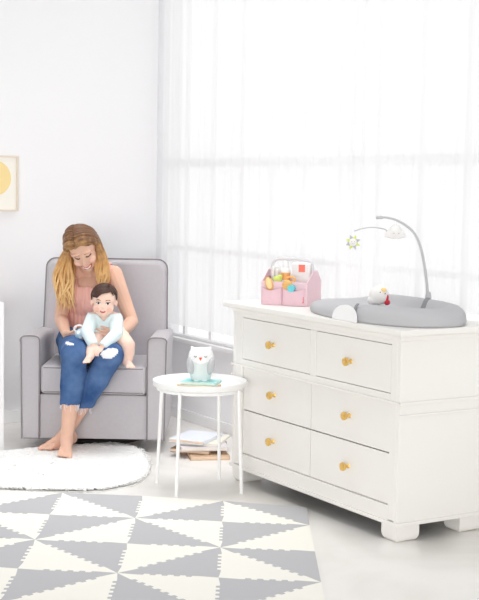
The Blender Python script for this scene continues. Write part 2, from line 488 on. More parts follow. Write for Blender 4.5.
for fx in (0, 1):
    for fy in (0, 1):
        b = B(); w, dp = .10, .118
        x0 = DX0+.004 if fx == 0 else DX1-.004-w; y0 = .004 if fy == 0 else DD-.004-dp
        r = .024
        arcs = lambda u0, u1: [(u0, .07), (u0, r+.01)] + [(u0+.020*(1-math.cos(a*PI/12)), r+.01-(r+.01)*math.sin(a*PI/12)) for a in range(1, 7)] + [(u1-.020*(1-math.cos(a*PI/12)), r+.01-(r+.01)*math.sin(a*PI/12)) for a in range(6, 0, -1)] + [(u1, r+.01), (u1, .07)]
        prof = arcs(x0, x0+w); py = arcs(y0, y0+dp)
        # square-section foot whose four sides curve in at the bottom
        nlev = 8; rings = []
        for k in range(nlev):
            xl, zl = prof[k]; ins = xl-x0
            rings.append([b.verts.new(p) for p in ((x0+ins, y0+ins, zl), (x0+w-ins, y0+ins, zl), (x0+w-ins, y0+dp-ins, zl), (x0+ins, y0+dp-ins, zl))])
        for a, c in zip(rings, rings[1:]):
            for k in range(4): b.faces.new((a[k], a[(k+1) % 4], c[(k+1) % 4], c[k]))
        b.faces.new(rings[0]); b.faces.new(rings[-1])
        obj('foot', b, 'dresser', dr, angle=50)
DT = .878

# ------------------------------------------------------------------ changing pad on the dresser
cp = thing('changing_pad', 'pale grey contoured baby changing pad with raised rim on the white dresser', 'changing pad', R(.87, .225, DT), RZ+math.radians(-5))
LX, LY = .47, .25
def pad_h(u, t):      # u 0..1 from centre to edge, t angle
    x = u*math.cos(t)*LX
    sm = lambda a, b_, q: max(0, min(1, (q-a)/(b_-a)))**2*(3-2*max(0, min(1, (q-a)/(b_-a))))
    yy = u*math.sin(t)*LY
    right = sm(-.05, .13, x-(.08-.7*(yy+.22)))                # raised part from the seam to the right
    rim = .070 if right > 0 else .055
    rim = .046 + .030*max(right, sm(.0, .12, yy)*sm(-.42, -.2, x)) - .008*sm(.32, .46, x)
    inner = .040 - .010*right
    ring = sm(.58, .83, u)
    h = inner+(rim-inner)*ring
    h -= .008*math.exp(-((x+.215)/.008)**2)*right*0
    return h
b = B(); NT = 96
us = [0, .15, .3, .42, .5, .56, .62, .68, .74, .80, .86, .91, .95, .975, .99, 1.0]
rows = []
for u in us:
    row = []
    if u == 0: rows.append([b.verts.new((0, 0, pad_h(0, 0)))]); continue
    for k in range(NT):
        t = 2*PI*k/NT; ct, st = math.cos(t), math.sin(t)
        e = 2/2.35
        px = LX*math.copysign(abs(ct)**e, ct)*u; py = LY*math.copysign(abs(st)**e, st)*u
        if px < 0: py *= 1-.18*(px/LX)**2
        h = pad_h(u, t)
        if u > .86: h = .012+(h-.012)*math.sqrt(max(0, 1-((u-.86)/.14)**2))**.9
        row.append(b.verts.new((px, py, h)))
    rows.append(row)
row = [b.verts.new((v.co.x*.985, v.co.y*.985, 0)) for v in rows[-1]]; rows.append(row)
for a, c in zip(rows, rows[1:]):
    for k in range(NT):
        j = (k+1) % NT
        if len(a) == 1: b.faces.new((a[0], c[k], c[j]))
        else: b.faces.new((a[k], a[j], c[j], c[k]))
b.faces.new(rows[-1])
obj('foam_pad', b, 'pad', cp, angle=80)
# webbing strap across the recess, seam strap over the front, white half-round flap
b = B(); w = .014
def ribbon(bm, pts, w, th, side):
    prev = None
    for p in pts:
        p = V(p); s = V(side)*w
        q = [bm.verts.new(p-s), bm.verts.new(p+s), bm.verts.new(p+s+V((0, 0, th))), bm.verts.new(p-s+V((0, 0, th)))]
        if prev:
            for k in range(4): bm.faces.new((prev[k], prev[(k+1) % 4], q[(k+1) % 4], q[k]))
        else: bm.faces.new(q)
        prev = q
    bm.faces.new(prev)
def padz(x, y):
    u = math.sqrt((x/LX)**2+(y/LY)**2); return pad_h(min(u, .86), math.atan2(y/LY, x/LX) if u else 0)
ribbon(b, [(.20-.165*q/12, .0+.21*q/12, max(padz(.20-.165*q/12, .0+.21*q/12), 0)+.002) for q in range(13)], .011, .003, (.75, .65, 0))
o = obj('safety_strap', b, 'strap', cp, angle=80); o['label'] = 'darker grey webbing strap across the recess'
b = B()
sx = .15
ribbon(b, [(sx-.02, -.208, .072), (sx, -.229, .064), (sx+.006, -.242, .045), (sx+.008, -.2455, .02)], .006, .003, (.8, .6, 0))
o = obj('seam_strap', b, 'strap', cp, angle=80)
b = B()
pts = []
for k in range(21):
    a = PI*k/20
    pts.append((.082*math.cos(a), .066*math.sin(a)**.8+.001))
for dy in (0, 1):
    pass
lo = []; hi = []
for px, pz in pts:
    lo.append(b.verts.new((.098+px*1.2, -.2505+2.2*pz*pz, pz))); hi.append(b.verts.new((.098+px*1.2, -.2555+2.2*pz*pz, pz)))
b.faces.new(lo); b.faces.new(hi)
for k in range(len(pts)): b.faces.new((lo[k], lo[(k+1) % len(pts)], hi[(k+1) % len(pts)], hi[k]))
o = obj('fabric_flap', b, 'padwhite', cp, angle=60); o['label'] = 'white half round flap on the front of the pad'

# ------------------------------------------------------------------ mobile clipped to the pad
PY = 5.70; MK = 5.70/5.774
mo = thing('crib_mobile', 'baby mobile with curved grey pole, hanging cloud and flower, above the changing pad', 'mobile', (.846*MK, PY, DT+.055))
base = V((.846*MK, PY, DT+.055))
P = lambda x, z, y=0: (x*MK-base.x, y, 1.43+(z-1.43)*MK-base.z)
b = B(); tube(b, spline([P(.847, .935), P(.837, 1.029), P(.821, 1.118), P(.803, 1.185), P(.775, 1.239), P(.734, 1.274), P(.688, 1.297), P(.644, 1.306), P(.632, 1.305)], 5), .0068, 10, r1=.0048)
obj('pole', b, 'grey_plastic', mo)
b = B(); lathe(b, [(.011, -.012), (.014, -.006), (.014, .012), (.009, .03)], 16, P(.847, .945)); obj('pole_socket', b, 'grey_plastic', mo)
b = B(); lathe(b, [(0, -.003), (.006, 0), (.0075, .006), (.0075, .024), (.006, .030), (0, .033)], 14, P(.604, 1.305), axis='x'); obj('pole_tip', b, 'grey_plastic', mo)
b = B(); tube(b, [P(.690, 1.297), P(.690, 1.262)], .0012, 6); obj('cord', b, 'white_plastic', mo)
b = B()
for cx, cz, r in ((.690, 1.244, .030), (.666, 1.232, .018), (.716, 1.231, .018), (.682, 1.230, .021), (.702, 1.229, .021), (.652, 1.226, .011), (.728, 1.225, .011)):
    ball(b, P(cx, cz), (r, r*.8, r))
me = voxel(b, .003, 3); cl = link_mesh('cloud', me, 'plush', mo, angle=80); cl['label'] = 'white plush cloud with a sleepy face'
b = B()
for ex in (.682, .704):
    tube(b, [P(ex-.004, 1.238, -.0225), P(ex, 1.236, -.0232), P(ex+.004, 1.238, -.0225)], .0008, 6)
obj('cloud_face', b, 'strap', cl)
b = B(); tube(b, spline([P(.655, 1.240), P(.645, 1.252), P(.600, 1.260), P(.555, 1.257), P(.507, 1.243)], 5), .0026, 8); obj('hanging_arm', b, 'grey_plastic', mo)
b = B(); tube(b, [P(.507, 1.243), P(.504, 1.215)], .001, 6); obj('flower_cord', b, 'white_plastic', mo)
fc = V(P(.503, 1.192))
b = B(); ball(b, fc, (.019, .013, .019)); fl = obj('flower', b, 'plush', mo); fl['label'] = 'round plush flower with grey and lime petals'
for k in range(8):
    a = 2*PI*k/8+.39; b = B()
    d = V((math.cos(a), 0, math.sin(a))); t = V((-math.sin(a), 0, math.cos(a)))
    q = [fc+d*.014-t*.010, fc+d*.014+t*.010, fc+d*.036]
    lo = [b.verts.new(p+V((0, -.004, 0))) for p in q]; hi = [b.verts.new(p+V((0, .004, 0))) for p in q]
    b.faces.new(lo); b.faces.new(hi)
    for i in range(3): b.faces.new((lo[i], lo[(i+1) % 3], hi[(i+1) % 3], hi[i]))
    obj('petal', b, 'limepetal' if k % 2 else 'greypetal', fl, bevel=.001, smooth=True)
b = B()
for ex in (-.006, .006): ball(b, fc+V((ex, -.0125, .003)), .0016, 8, 6)
tube(b, [fc+V((-.005, -.0128, -.004)), fc+V((0, -.013, -.006)), fc+V((.005, -.0128, -.004))], .0008, 6)
obj('flower_face', b, 'strap', fl)

# ------------------------------------------------------------------ plush ball toy on the pad
pt = R(.735, .262, 0)
pt = V((.617, 5.70, DT+.041))
ty = thing('plush_toy', 'round white plush toy with a red foot and yellow patch on the changing pad', 'toy', pt)
b = B(); ball(b, (0, 0, .045), (.044, .042, .044), 24, 16); ball(b, (-.026, -.004, .022), (.026, .026, .020)); ball(b, (.008, 0, .082), (.016, .014, .012))
link_mesh('body', voxel(b, .004, 3), 'plush', ty, angle=180)
b = B(); ball(b, (.036, -.014, .014), (.014, .018, .013)); o = obj('foot', b, 'red', ty)
b = B(); ball(b, (.034, -.016, .036), (.009, .012, .016)); obj('bow', b, 'red', ty)
b = B(); ball(b, (.018, -.030, .070), (.013, .012, .010)); o = obj('crest', b, 'yellow', ty)
b = B(); ball(b, (.002, -.0385, .060), (.0025, .002, .0025)); ball(b, (.024, -.0385, .054), (.0025, .002, .0025)); obj('eye', b, 'iris', ty)

# ------------------------------------------------------------------ pink caddy
CA = V((.097, 6.081, 0)); CB = V((.316, 6.045, 0)); crz = math.radians(-24)
ca = thing('storage_caddy', 'pink felt storage caddy with white handle and front pockets on the dresser', 'caddy', (CA.x+.004, CA.y+.012, DT), crz)
CW, CD = .235, .185
b = B(); th = .005
box(b, 0, CW, 0, CD, 0, th)
box(b, 0, CW, CD-th, CD, th, .118)
box(b, 0, CW, 0, th, th, .112)
for x0 in (0, CW-th):
    prism(b, [(th, th), (CD-th, th), (CD-th, .118), (CD*.70, .163), (CD*.42, .163), (th, .112)], 'x', x0, x0+th)
obj('body', b, 'pink', ca, bevel=.0015)
b = B()
for k in range(2):
    x0, x1 = (.004, .108) if k == 0 else (.110, .225)
    n = 12; lo = []; 
    prof = [(x0+(x1-x0)*i/n, -.004-.016*math.sin(PI*i/n)**.7) for i in range(n+1)]
    zt = [.086-.016*math.sin(PI*i/n) for i in range(n+1)]
    A = [b.verts.new((p[0], p[1]+.004, .001)) for p in prof]; C = [b.verts.new((p[0], p[1], z)) for p, z in zip(prof, zt)]
    D = [b.verts.new((p[0], min(p[1]+.004, -.0002), z)) for p, z in zip(prof, zt)]; E_ = [b.verts.new((p[0], min(p[1]+.007, -.0002), .001)) for p in prof]
    for i in range(n):
        b.faces.new((A[i], A[i+1], C[i+1], C[i])); b.faces.new((C[i], C[i+1], D[i+1], D[i])); b.faces.new((D[i], D[i+1], E_[i+1], E_[i])); b.faces.new((E_[i], E_[i+1], A[i+1], A[i]))
    b.faces.new((A[0], C[0], D[0], E_[0])); b.faces.new((A[-1], E_[-1], D[-1], C[-1]))
    obj('pocket', b, 'pinkdark', ca, angle=60); b = B()
b.free()
b = B(); hp = spline([(.012, .10, .130), (.014, .10, .180), (.026, .10, .204), (.055, .10, .213), (.118, .10, .215), (.18, .10, .213), (.209, .10, .204), (.221, .10, .180), (.223, .10, .130)], 5)
tube(b, hp, .008, 8); obj('handle', b, 'grey_handle', ca)
b = B(); box(b, .208, .219, -.0075, -.001, .016, .046); tg = obj('tag', b, 'red', ca, smooth=False); tg['label'] = 'small red fabric tag'
b = B()
for k in range(4): box(b, .2115, .2155, -.0081, -.0076, .021+.006*k, .0245+.006*k)
obj('tag_lettering', b, 'white_plastic', tg, smooth=False)
CM = Matrix.Translation(ca.location) @ Matrix.Rotation(crz, 4, 'Z')
def incaddy(x, y, z=.006): return CM @ V((x, y, z))
# contents, each a thing of its own
t = thing('wipes_pack', 'white pack with a coral square standing in the pink caddy', 'pack', incaddy(.170, .11), crz)
b = B(); box(b, -.05, .045, -.03, .03, 0, .195); obj('pack', b, 'white_plastic', t, bevel=.01, seg=3)
b = B(); box(b, -.012, .020, -.0312, -.0302, .150, .185); o = obj('printed_square', b, 'coral', t, smooth=False); o['label'] = 'coral red printed square'
t = thing('lotion_bottle', 'white bottle with pale peach label standing in the pink caddy', 'bottle', incaddy(.088, .09), crz)
b = B(); lathe(b, [(.020, 0), (.023, .003), (.023, .150), (.019, .165), (.012, .170)], 24); obj('bottle', b, 'white_plastic', t)
b = B(); lathe(b, [(.014, .1705), (.014, .196), (.012, .199), (0, .1995)], 20); obj('cap', b, 'white_plastic', t)
b = B(); lathe(b, [(.0234, .11), (.0236, .112), (.0236, .142), (.0234, .144)], 24); obj('bottle_label', b, 'orange', t)
for k, (x, lab) in enumerate(((.026, 'folded white diaper at the left end of the pink caddy'), (.046, 'folded white diaper right of the leftmost one in the pink caddy'))):
    b = B(); box(b, -.008, .008, -.045, .045, 0, .170-.012*k)
    tag(obj('diaper', b, 'plush', None, incaddy(x, .12), crz, bevel=.006, seg=3), lab, 'diaper', 'diapers in the caddy')
tb = thing('hairbrush', 'oval wooden baby hairbrush in the left front pocket of the pink caddy', 'brush', incaddy(.055, -.0075, .066), crz)
tb.rotation_euler = (math.radians(-4), math.radians(-20), crz)
b = B(); ball(b, (0, 0, .035), (.020, .006, .034), 20, 14); tube(b, [(0, 0, .006), (0, 0, -.03)], .005, 8); obj('handle', b, 'wood', tb)
b = B(); ball(b, (.001, -.006, .036), (.014, .005, .026), 18, 12); obj('bristles', b, 'bristle', tb)
b = B(); ball(b, (0, 0, 0), (.024, .015, .020)); ball(b, (.014, 0, .014), (.012, .010, .012))
tag(link_mesh('plush_frog', voxel(b, .003, 2), 'lime', None, incaddy(.070, .030, .118), crz), 'lime green soft toy peeking out between brush and bottle in the caddy', 'toy')
t = thing('rattle', 'orange and teal ball rattle in the right front pocket of the pink caddy', 'rattle', incaddy(.148, -.004, .062), crz)
b = B(); ball(b, (-.012, 0, .034), (.026, .015, .026), 20, 14); obj('ball', b, 'wood', t)
b = B(); lathe(b, [(.017, -.012), (.017, .010), (.014, .013), (0, .014)], 18, (.014, -.012, .022), axis='y'); o = obj('cap', b, 'teal', t)
b = B(); tube(b, [(.022*math.cos(a*PI/10), .010, .062+.012*math.sin(a*PI/10)) for a in range(20)], .005, 8, closed=True); obj('ring', b, 'orange', t)

# ------------------------------------------------------------------ armchair
AX, AY = -.775, 6.84
ch = thing('armchair', 'grey upholstered nursery armchair with piping in the corner by the window', 'armchair', (AX, AY, 0))
HW, AW = .388, .098
def arm(sg):
    b = B()
    # front outline (x, z) of an arm with rounded top, extruded back
    x0, x1 = HW-AW, HW
    prof = [(x0, .065), (x1-.006, .065), (x1, .580)] + [((x0+x1)/2+.001+(AW/2+.003)*math.copysign(abs(math.cos(a*PI/12))**.6, math.cos(a*PI/12)), .580+.040*math.sin(a*PI/12)**.6) for a in range(1, 12)] + [(x0-.002, .580)]
    prof = [(sg*p[0], p[1]) for p in prof]
    n = len(prof); depth = [0, .25, .55, .70]; drop = [0, -.006, -.016, -.020]
    rings = [[b.verts.new((p[0], d, p[1]+(dz if p[1] > .3 else 0))) for p in prof] for d, dz in zip(depth, drop)]
    for a, c in zip(rings, rings[1:]):
        for k in range(n): b.faces.new((a[k], a[(k+1) % n], c[(k+1) % n], c[k]))
    b.faces.new(rings[0]); b.faces.new(rings[-1])
    o = obj('armrest', b, 'fabric', ch, bevel=.008, seg=3, angle=60)
    b = B(); tube(b, [(p[0]*1.0, -.001, p[1]) for p in prof], .0042, 6, closed=True); obj('piping', b, 'piping', o)
    return o
arm(1); arm(-1)
b = B(); box(b, -HW+AW+.001, HW-AW-.001, .012, .08, .065, .305); o = obj('front_rail', b, 'fabric', ch, bevel=.008, seg=3)
b = B(); box(b, -HW+AW+.001, HW-AW-.001, .081, .66, .10, .285); obj('seat_deck', b, 'fabric', ch, bevel=.006)
# seat cushion
b = B(); box(b, -HW+AW+.003, HW-AW-.003, -.006, .53, .307, .462)
o = obj('seat_cushion', b, 'fabric', ch, bevel=.028, seg=4, angle=70)
b = B()
for z in (.320, .449):
    tube(b, [(-HW+AW+.014, .40, z), (-HW+AW+.009, .03, z), (-HW+AW+.026, .001, z), (0, -.004, z), (HW-AW-.026, .001, z), (HW-AW-.009, .03, z), (HW-AW-.014, .40, z)], .0042, 6)
obj('piping', b, 'piping', o)
# back
b = B()
bw = .352
prof = []
for cx, cz, a0 in ((bw-.055, .945, 0), (-bw+.055, .945, 90)):
    for k in range(7):
        a = math.radians(a0+15*k); prof.append((cx+.055*math.cos(a), cz+.055*math.sin(a)))
prof += [(-bw-.012, .12), (bw+.012, .12)]
n = len(prof)
lay = [(0, .0), (.05, 1.0), (.14, 1.0), (.18, .0)]
rings = []
for d, f in lay:
    ins = .020*(1-f)
    rings.append([b.verts.new((p[0]*(1-ins/bw), d+.505+(p[1]-.30)*.17, p[1]-(ins if p[1] > .5 else 0))) for p in prof])
for a, c in zip(rings, rings[1:]):
    for k in range(n): b.faces.new((a[k], a[(k+1) % n], c[(k+1) % n], c[k]))
b.faces.new(rings[0]); b.faces.new(rings[-1])
o = obj('backrest', b, 'fabric', ch, bevel=.012, seg=3, angle=70)
b = B(); pr = [(p[0], .05+.500+(p[1]-.30)*.17, p[1]+.001) for p in prof if p[1] > .2]
pr = [(bw+.006, .05+.500+.3*.17, .60)] + pr + [(-bw-.006, .05+.500+.3*.17, .60)]
tube(b, pr, .0042, 6); obj('piping', b, 'piping', o)
b = B(); lathe(b, [(.235, 0), (.24, .006), (.24, .026), (.22, .032), (.05, .034), (.05, .10)], 40, (0, .40, 0)); o = obj('swivel_base', b, 'dark', ch); o['label'] = 'dark round swivel base under the chair'

# ------------------------------------------------------------------ people helpers
def hand(bm, w, d, n, sc=1.0, thumb=1, curl=.35, spread=.10, thumb_open=.6, last=1.0):
    """w wrist, d direction of the fingers, n direction the palm faces, thumb side = thumb * (d x n)"""
    d = V(d).normalized(); n = V(n); n = (n-d*n.dot(d)).normalized(); t = d.cross(n)*thumb
    w = V(w)
    L = [.066, .073, .068, .054]; offs = [.028, .010, -.008, -.025]; kn = [.082, .086, .082, .074]; rr = [.0085, .0088, .0083, .0072]
    for i in range(4):
        k = w+(d*kn[i]+t*offs[i])*sc
        limb(bm, [w+t*offs[i]*.55*sc, w+(d*kn[i]*.6+t*offs[i]*.9)*sc, k], [.017*sc, .0145*sc, .0105*sc], 10)
        a = curl*.6; p = k
        dirs = (d+t*spread*(1.5-i)*.5).normalized()
        pts = [k]
        for j, fr in enumerate((.45, .31, .24)):
            v = dirs*math.cos(a)+n*math.sin(a)
            p = p+v*L[i]*fr*sc; pts.append(p); a += curl*(1.2 if j == 0 else last)
        limb(bm, pts, [rr[i]*1.12*sc, rr[i]*sc, rr[i]*.92*sc, rr[i]*.78*sc], 10)
    b0 = w+(d*.022+t*.018+n*.004)*sc
    v1 = (d*.75+t*thumb_open+n*.25).normalized(); b1 = b0+v1*.038*sc
    v2 = (d*.95+t*thumb_open*.35+n*.45).normalized(); b2 = b1+v2*.030*sc
    b3 = b2+(v2+n*.3).normalized()*.022*sc
    limb(bm, [b0, b1, b2, b3], [.016*sc, .0115*sc, .010*sc, .008*sc], 10)

def foot(bm, ankle, heel, toe, sc=1.0, side=1):
    ankle, heel, toe = V(ankle), V(heel), V(toe)
    d = (toe-heel).normalized(); up = V((0, 0, 1)); up = (up-d*up.dot(d)).normalized(); t = d.cross(up)*side
    Lh = (toe-heel).length
    limb(bm, [ankle, heel+up*.012*sc], [.036*sc, .030*sc])
    limb(bm, [ankle+d*.01*sc, heel+d*Lh*.45+up*.018*sc, heel+d*Lh*.75+t*.012*sc], [.034*sc, .029*sc, .023*sc])
    limb(bm, [heel, heel+d*Lh*.45-t*.014*sc, heel+d*Lh*.72-t*.020*sc], [.028*sc, .024*sc, .019*sc])
    for i in range(5):
        o = (.024-.0135*i)*sc; l = Lh*(1.0-.035*i-(0.0 if i else .0))
        p0 = heel+d*Lh*.74+t*o*.95; p1 = heel+d*l*.99+t*o*1.1-up*.006*sc
        r = (.0125 if i == 0 else .0085)*sc
        limb(bm, [p0, (p0+p1)/2+up*.003*sc, p1], [.013*sc, r, r*.95], 10)

def head_frame(fwd, right):
    f = V(fwd).normalized(); r = V(right); r = (r-f*r.dot(f)).normalized()
    up = r.cross(-f) if True else None
    up = (-f).cross(r); up.normalize()
    if up.z < 0: up = -up
    return r, f, up

# ------------------------------------------------------------------ woman
wo = thing('person', 'long haired woman in peach sleeveless top and cropped blue jeans sitting barefoot in the armchair', 'person', (-.83, 7.15, .46))
WO = V(wo.location)
def wmesh(name, me, m, parent=wo, angle=180):
    me.transform(Matrix.Translation(-WO)); return link_mesh(name, me, m, parent, angle=angle)
b = B()
XC = -.832
def torso(b, g=0.0):
    ball(b, (-.838, 7.19, .560), (.170+g, .125+g, .105+g), 24, 16)
    ball(b, (-.835, 7.185, .68), (.122+g, .095+g, .14+g), 24, 16)
    ball(b, (-.832, 7.15, .82), (.134+g, .100+g, .135+g), 24, 16)
    ball(b, (-.888, 7.085, .825), (.056+g, .046+g, .060+g)); ball(b, (-.776, 7.080, .828), (.056+g, .046+g, .060+g)); ball(b, (-.832, 7.085, .80), (.060+g, .038+g, .075+g))
    limb(b, [(-.935, 7.135, .930), (-.832, 7.145, .955), (-.715, 7.135, .940)], [.046+g, .058+g, .046+g])
torso(b)
hipL, knL, anL = V((-.905, 7.15, .545)), V((-.852, 6.665, .548)), V((-.893, 6.665, .10))
hipR, knR, anR = V((-.765, 7.15, .545)), V((-.672, 6.675, .542)), V((-.905, 6.80, .115))
def lerp(a, c, t): return a+(c-a)*t
calf = V((0, .018, 0))
limb(b, [hipL, lerp(hipL, knL, .5), knL], [.095, .078, .058]); limb(b, [knL, lerp(knL, anL, .3)+calf, lerp(knL, anL, .65)+calf*.6, anL], [.056, .054, .042, .031])
limb(b, [hipR, lerp(hipR, knR, .5), knR], [.095, .078, .058]); limb(b, [knR, lerp(knR, anR, .3)+calf, lerp(knR, anR, .65)+calf*.6, anR], [.056, .054, .042, .031])
foot(b, anL, (-.893, 6.70, .062), (-.880, 6.505, .046), 1.0, -1)
foot(b, anR, (-.885, 6.83, .068), (-1.020, 6.685, .046), 1.0, 1)
# arms
elL, wrL = V((-.985, 7.09, .69)), V((-.925, 6.875, .625))
elR, wrR = V((-.588, 7.03, .685)), V((-.632, 6.790, .640))
shL, shR = V((-.950, 7.125, .925)), V((-.700, 7.125, .935))
limb(b, [shL, lerp(shL, elL, .45), elL], [.052, .045, .036]); limb(b, [elL, lerp(elL, wrL, .35), wrL], [.036, .036, .023])
limb(b, [shR, lerp(shR, elR, .45), elR], [.052, .045, .036]); limb(b, [elR, lerp(elR, wrR, .35), wrR], [.036, .036, .023])
TOY = V((-.832, 6.755, .648))
hand(b, wrL, (.62, -.74, .05), (.55, .35, .72), .92, -1, .55, .2, .75, .9)
hand(b, wrR, (-.86, -.46, .14), (-.35, .90, .1), .92, 1, .42, .25, .55, 1.0)
# neck + head
HR, HF, HU = head_frame((.10, -.80, -.58), (.93, .05, .36))
HC = V((-.853, 7.005, 1.075))
def H(x, y, z): return HC + HR*x + HF*y + HU*z      # y forward
HROT = Matrix((HR, HF, HU)).transposed()
limb(b, [(-.832, 7.135, .955), H(0, -.02, -.06)], [.056, .050])
def head_shape(b, s=1.0):
    e = lambda c, r: ball(b, H(*[q*s for q in c]), [q*s for q in r], 24, 16, HROT)
    e((0, -.015, .030), (.074, .092, .084)); e((0, .022, -.02), (.064, .064, .075)); e((0, .030, -.062), (.048, .050, .042))
    e((0, .058, -.092), (.020, .018, .016))
    for sg in (-1, 1):
        e((sg*.038, .058, -.030), (.024, .022, .022)); e((sg*.073, -.010, -.012), (.008, .018, .028))
        e((sg*.030, .072, .034), (.028, .012, .009))
    limb(b, [H(0, .078*s, .018*s), H(0, .096*s, -.022*s)], [.007*s, .010*s], 12); e((0, .090, -.026), (.016, .013, .009))
    e((0, .078, -.056), (.026, .012, .006)); e((0, .076, -.068), (.022, .012, .007))
head_shape(b)
me = voxel(b, .0035, 2, .5)
hp_ = lambda c: ((c-HC).dot(HR), (c-HC).dot(HF), (c-HC).dot(HU))
def face_rule(test):
    def f(c, n):
        if (c-HC).length > .16: return False
        x, y, z = hp_(c); return y > .03 and test(x, y, z)
    return f
arc = lambda x, cx, w: ((abs(x)-cx)/w)**2
me2 = me
paint(me, [
    (1, face_rule(lambda x, y, z: abs(x) < .030 and -.074+.010*(x/.03)**2 < z < -.053+.010*(x/.03)**2)),
    (2, face_rule(lambda x, y, z: abs(x) < .024 and -.0675+.008*(x/.024)**2 < z < -.0575+.007*(x/.024)**2)),
    (3, face_rule(lambda x, y, z: .017 < abs(x) < .047 and abs(z-(.004+.004*arc(x, .032, .015))) < .0036)),
    (4, face_rule(lambda x, y, z: .014 < abs(x) < .052 and abs(z-(.027-.006*arc(x, .030, .02))) < .0040)),
    (5, face_rule(lambda x, y, z: (abs(x)-.040)**2+(z+.032)**2 < .015**2)),
])
wmesh('body', me, ['skin', 'lip', 'teeth', 'lash', 'brow', 'blush'])
# sleeveless top
b = B(); torso(b, .010)
me = voxel(b, .007, 4)
def top_keep(c):
    dx = c.x-XC
    if c.z < .585: return False
    front = c.y < 7.13
    if abs(dx) > .118+max(0, (.90-c.z))*.5 and c.z > .835: return False
    if c.z > .985 and abs(dx) < .06: return False
    if front:
        if c.z > .868+max(0, abs(dx)-.05)*3.2 and abs(dx) < .092: return False
    else:
        if c.z > .93 and abs(dx) < .085: return False
    return True
cut(me, top_keep, .003)
wmesh('sleeveless_top', me, 'top')
# jeans
b = B(); g = .011
ball(b, (-.838, 7.19, .555), (.172+g, .128+g, .107+g), 24, 16)
for hp, kn, an in ((hipL, knL, anL), (hipR, knR, anR)):
    limb(b, [hp, lerp(hp, kn, .5), kn], [.095+g, .080+g, .062+g])
    limb(b, [kn, lerp(kn, an, .3)+calf, lerp(kn, an, .62)+calf, lerp(kn, an, .85)+calf*.5], [.061+g*.6, .054+g*.8, .047+g*.5, .043+g*.4])
me = voxel(b, .0075, 4)
for v in me.vertices:        # soft wrinkles
    nn = noise.noise(V((v.co.x*14, v.co.y*14, v.co.z*26)))
    v.co += v.normal*nn*.005
hemL, hemR = .285, .255
def jean_keep(c):
    if c.z > .64: return False
    # nearest leg
    tL = lerp(knL, anL, max(0, min(1, (knL.z-c.z)/(knL.z-anL.z)))); tR = lerp(knR, anR, max(0, min(1, (knR.z-c.z)/(knR.z-anR.z))))
    near_l = (V((tL.x, tL.y))-V((c.x, c.y))).length < (V((tR.x, tR.y))-V((c.x, c.y))).length
    return c.z > (hemL if near_l else hemR)
cut(me, jean_keep, .003)
paint(me, [(1, lambda c, n: ((c.x+.668+(.56-c.z)*.5)/.044)**2+((c.z-.562)/.027)**2 < 1+.25*noise.noise(c*60) and c.y < 6.70 and c.x > -.75),
           (1, lambda c, n: ((c.x+.878)/.026)**2+((c.z-.607)/.007)**2 < 1+.5*noise.noise(c*70) and c.y < 6.72)])
je = wmesh('jeans', me, ['denim', 'denim_white'])
rnd = random.Random(2)
for an, kn, hz in ((anL, knL, hemL), (anR, knR, hemR)):
    b = B()
    c = lerp(kn, an, (kn.z-hz)/(kn.z-an.z))+calf*.7
    for k in range(34):
        a = rnd.uniform(0, 2*PI); r = .048
        p = c+V((r*math.cos(a), r*math.sin(a), rnd.uniform(.004, .012))); l = rnd.uniform(.012, .05)
        q = p+V((rnd.uniform(-.008, .008), rnd.uniform(-.006, .006), -l))
        tube(b, [p, (p+q)/2+V((rnd.uniform(-.004, .004), 0, 0)), q], .0011, 4)
    tube(b, [c+V((.047*math.cos(a*PI/12), .047*math.sin(a*PI/12), .006)) for a in range(24)], .003, 6, closed=True)
    for v in b.verts: v.co -= WO
    o = obj('frayed_hem', b, 'denim_white', je); o['label'] = 'loose white threads at the hem'
# hair
b = B()
ball(b, H(0, -.018, .036), (.082, .100, .090), 28, 18, HROT)
cap = voxel(b, .006, 2)
def cap_keep(c):
    x, y, z = hp_(c)
    if y > .005 and z < .088-abs(x)*.55: return False
    if y > -.03 and z < .0: return False
    return z > -.07
cut(cap, cap_keep, .004)
bm = bmesh.new(); bm.from_mesh(cap); bpy.data.meshes.remove(cap)
rnd = random.Random(11)
def lock(side, y0, layer):
    pts = []
    A, Cc = .078+.010*layer, .094+.010*layer
    part = -.016
    back = max(0, min(1, (.075-y0)/.15))
    phi1 = math.radians(98)
    for k in range(7):
        ph = phi1*k/6
        yy = y0-.075*(k/6)**1.3*(1-back)- .006*k*back
        sh = math.sqrt(max(.12, 1-((yy+.02)/.118)**2))
        x = part*(1-k/6)+side*A*sh*math.sin(ph); z = .026+Cc*sh*math.cos(ph)
        pts.append(H(x, yy, z))
    q = pts[-1]
    if side < 0:
        tx = rnd.uniform(-1.0, -.885); ty = rnd.uniform(6.99, 7.06) if back < .6 else rnd.uniform(7.06, 7.2); tz = rnd.uniform(.72, .84)
        w = V((-.995+rnd.uniform(-.02, .09), (q.y+ty)/2, .92))
    else:
        tx = rnd.uniform(-.775, -.715); ty = rnd.uniform(7.0, 7.06) if back < .6 else rnd.uniform(7.1, 7.22); tz = rnd.uniform(.83, .92)
        w = V((-.752+rnd.uniform(-.03, .03), (q.y+ty)/2, .96))
    pts += [lerp(q, w, .5)+V((side*.008, 0, .004)), w, V((lerp(w, V((tx, ty, tz)), .55))), V((tx, ty, tz))]
    pts = spline(pts, 4)
    fr = rnd.uniform(18, 26); ph0 = rnd.uniform(0, 6.28); n = len(pts)
    for i, p in enumerate(pts):
        k = max(0, (i/n-.45))/.55
        p += V((math.sin(i*.42+ph0), math.cos(i*.42+ph0), 0))*.011*k
    r0 = rnd.uniform(.0045, .0085)
    rad = [r0*(.55+.9*math.sin(PI*min(1, (i+2)/(n+1))**.9))*(1 if i < n-4 else (n-i)/5) for i in range(n)]
    tube(bm, pts, rad, 6)
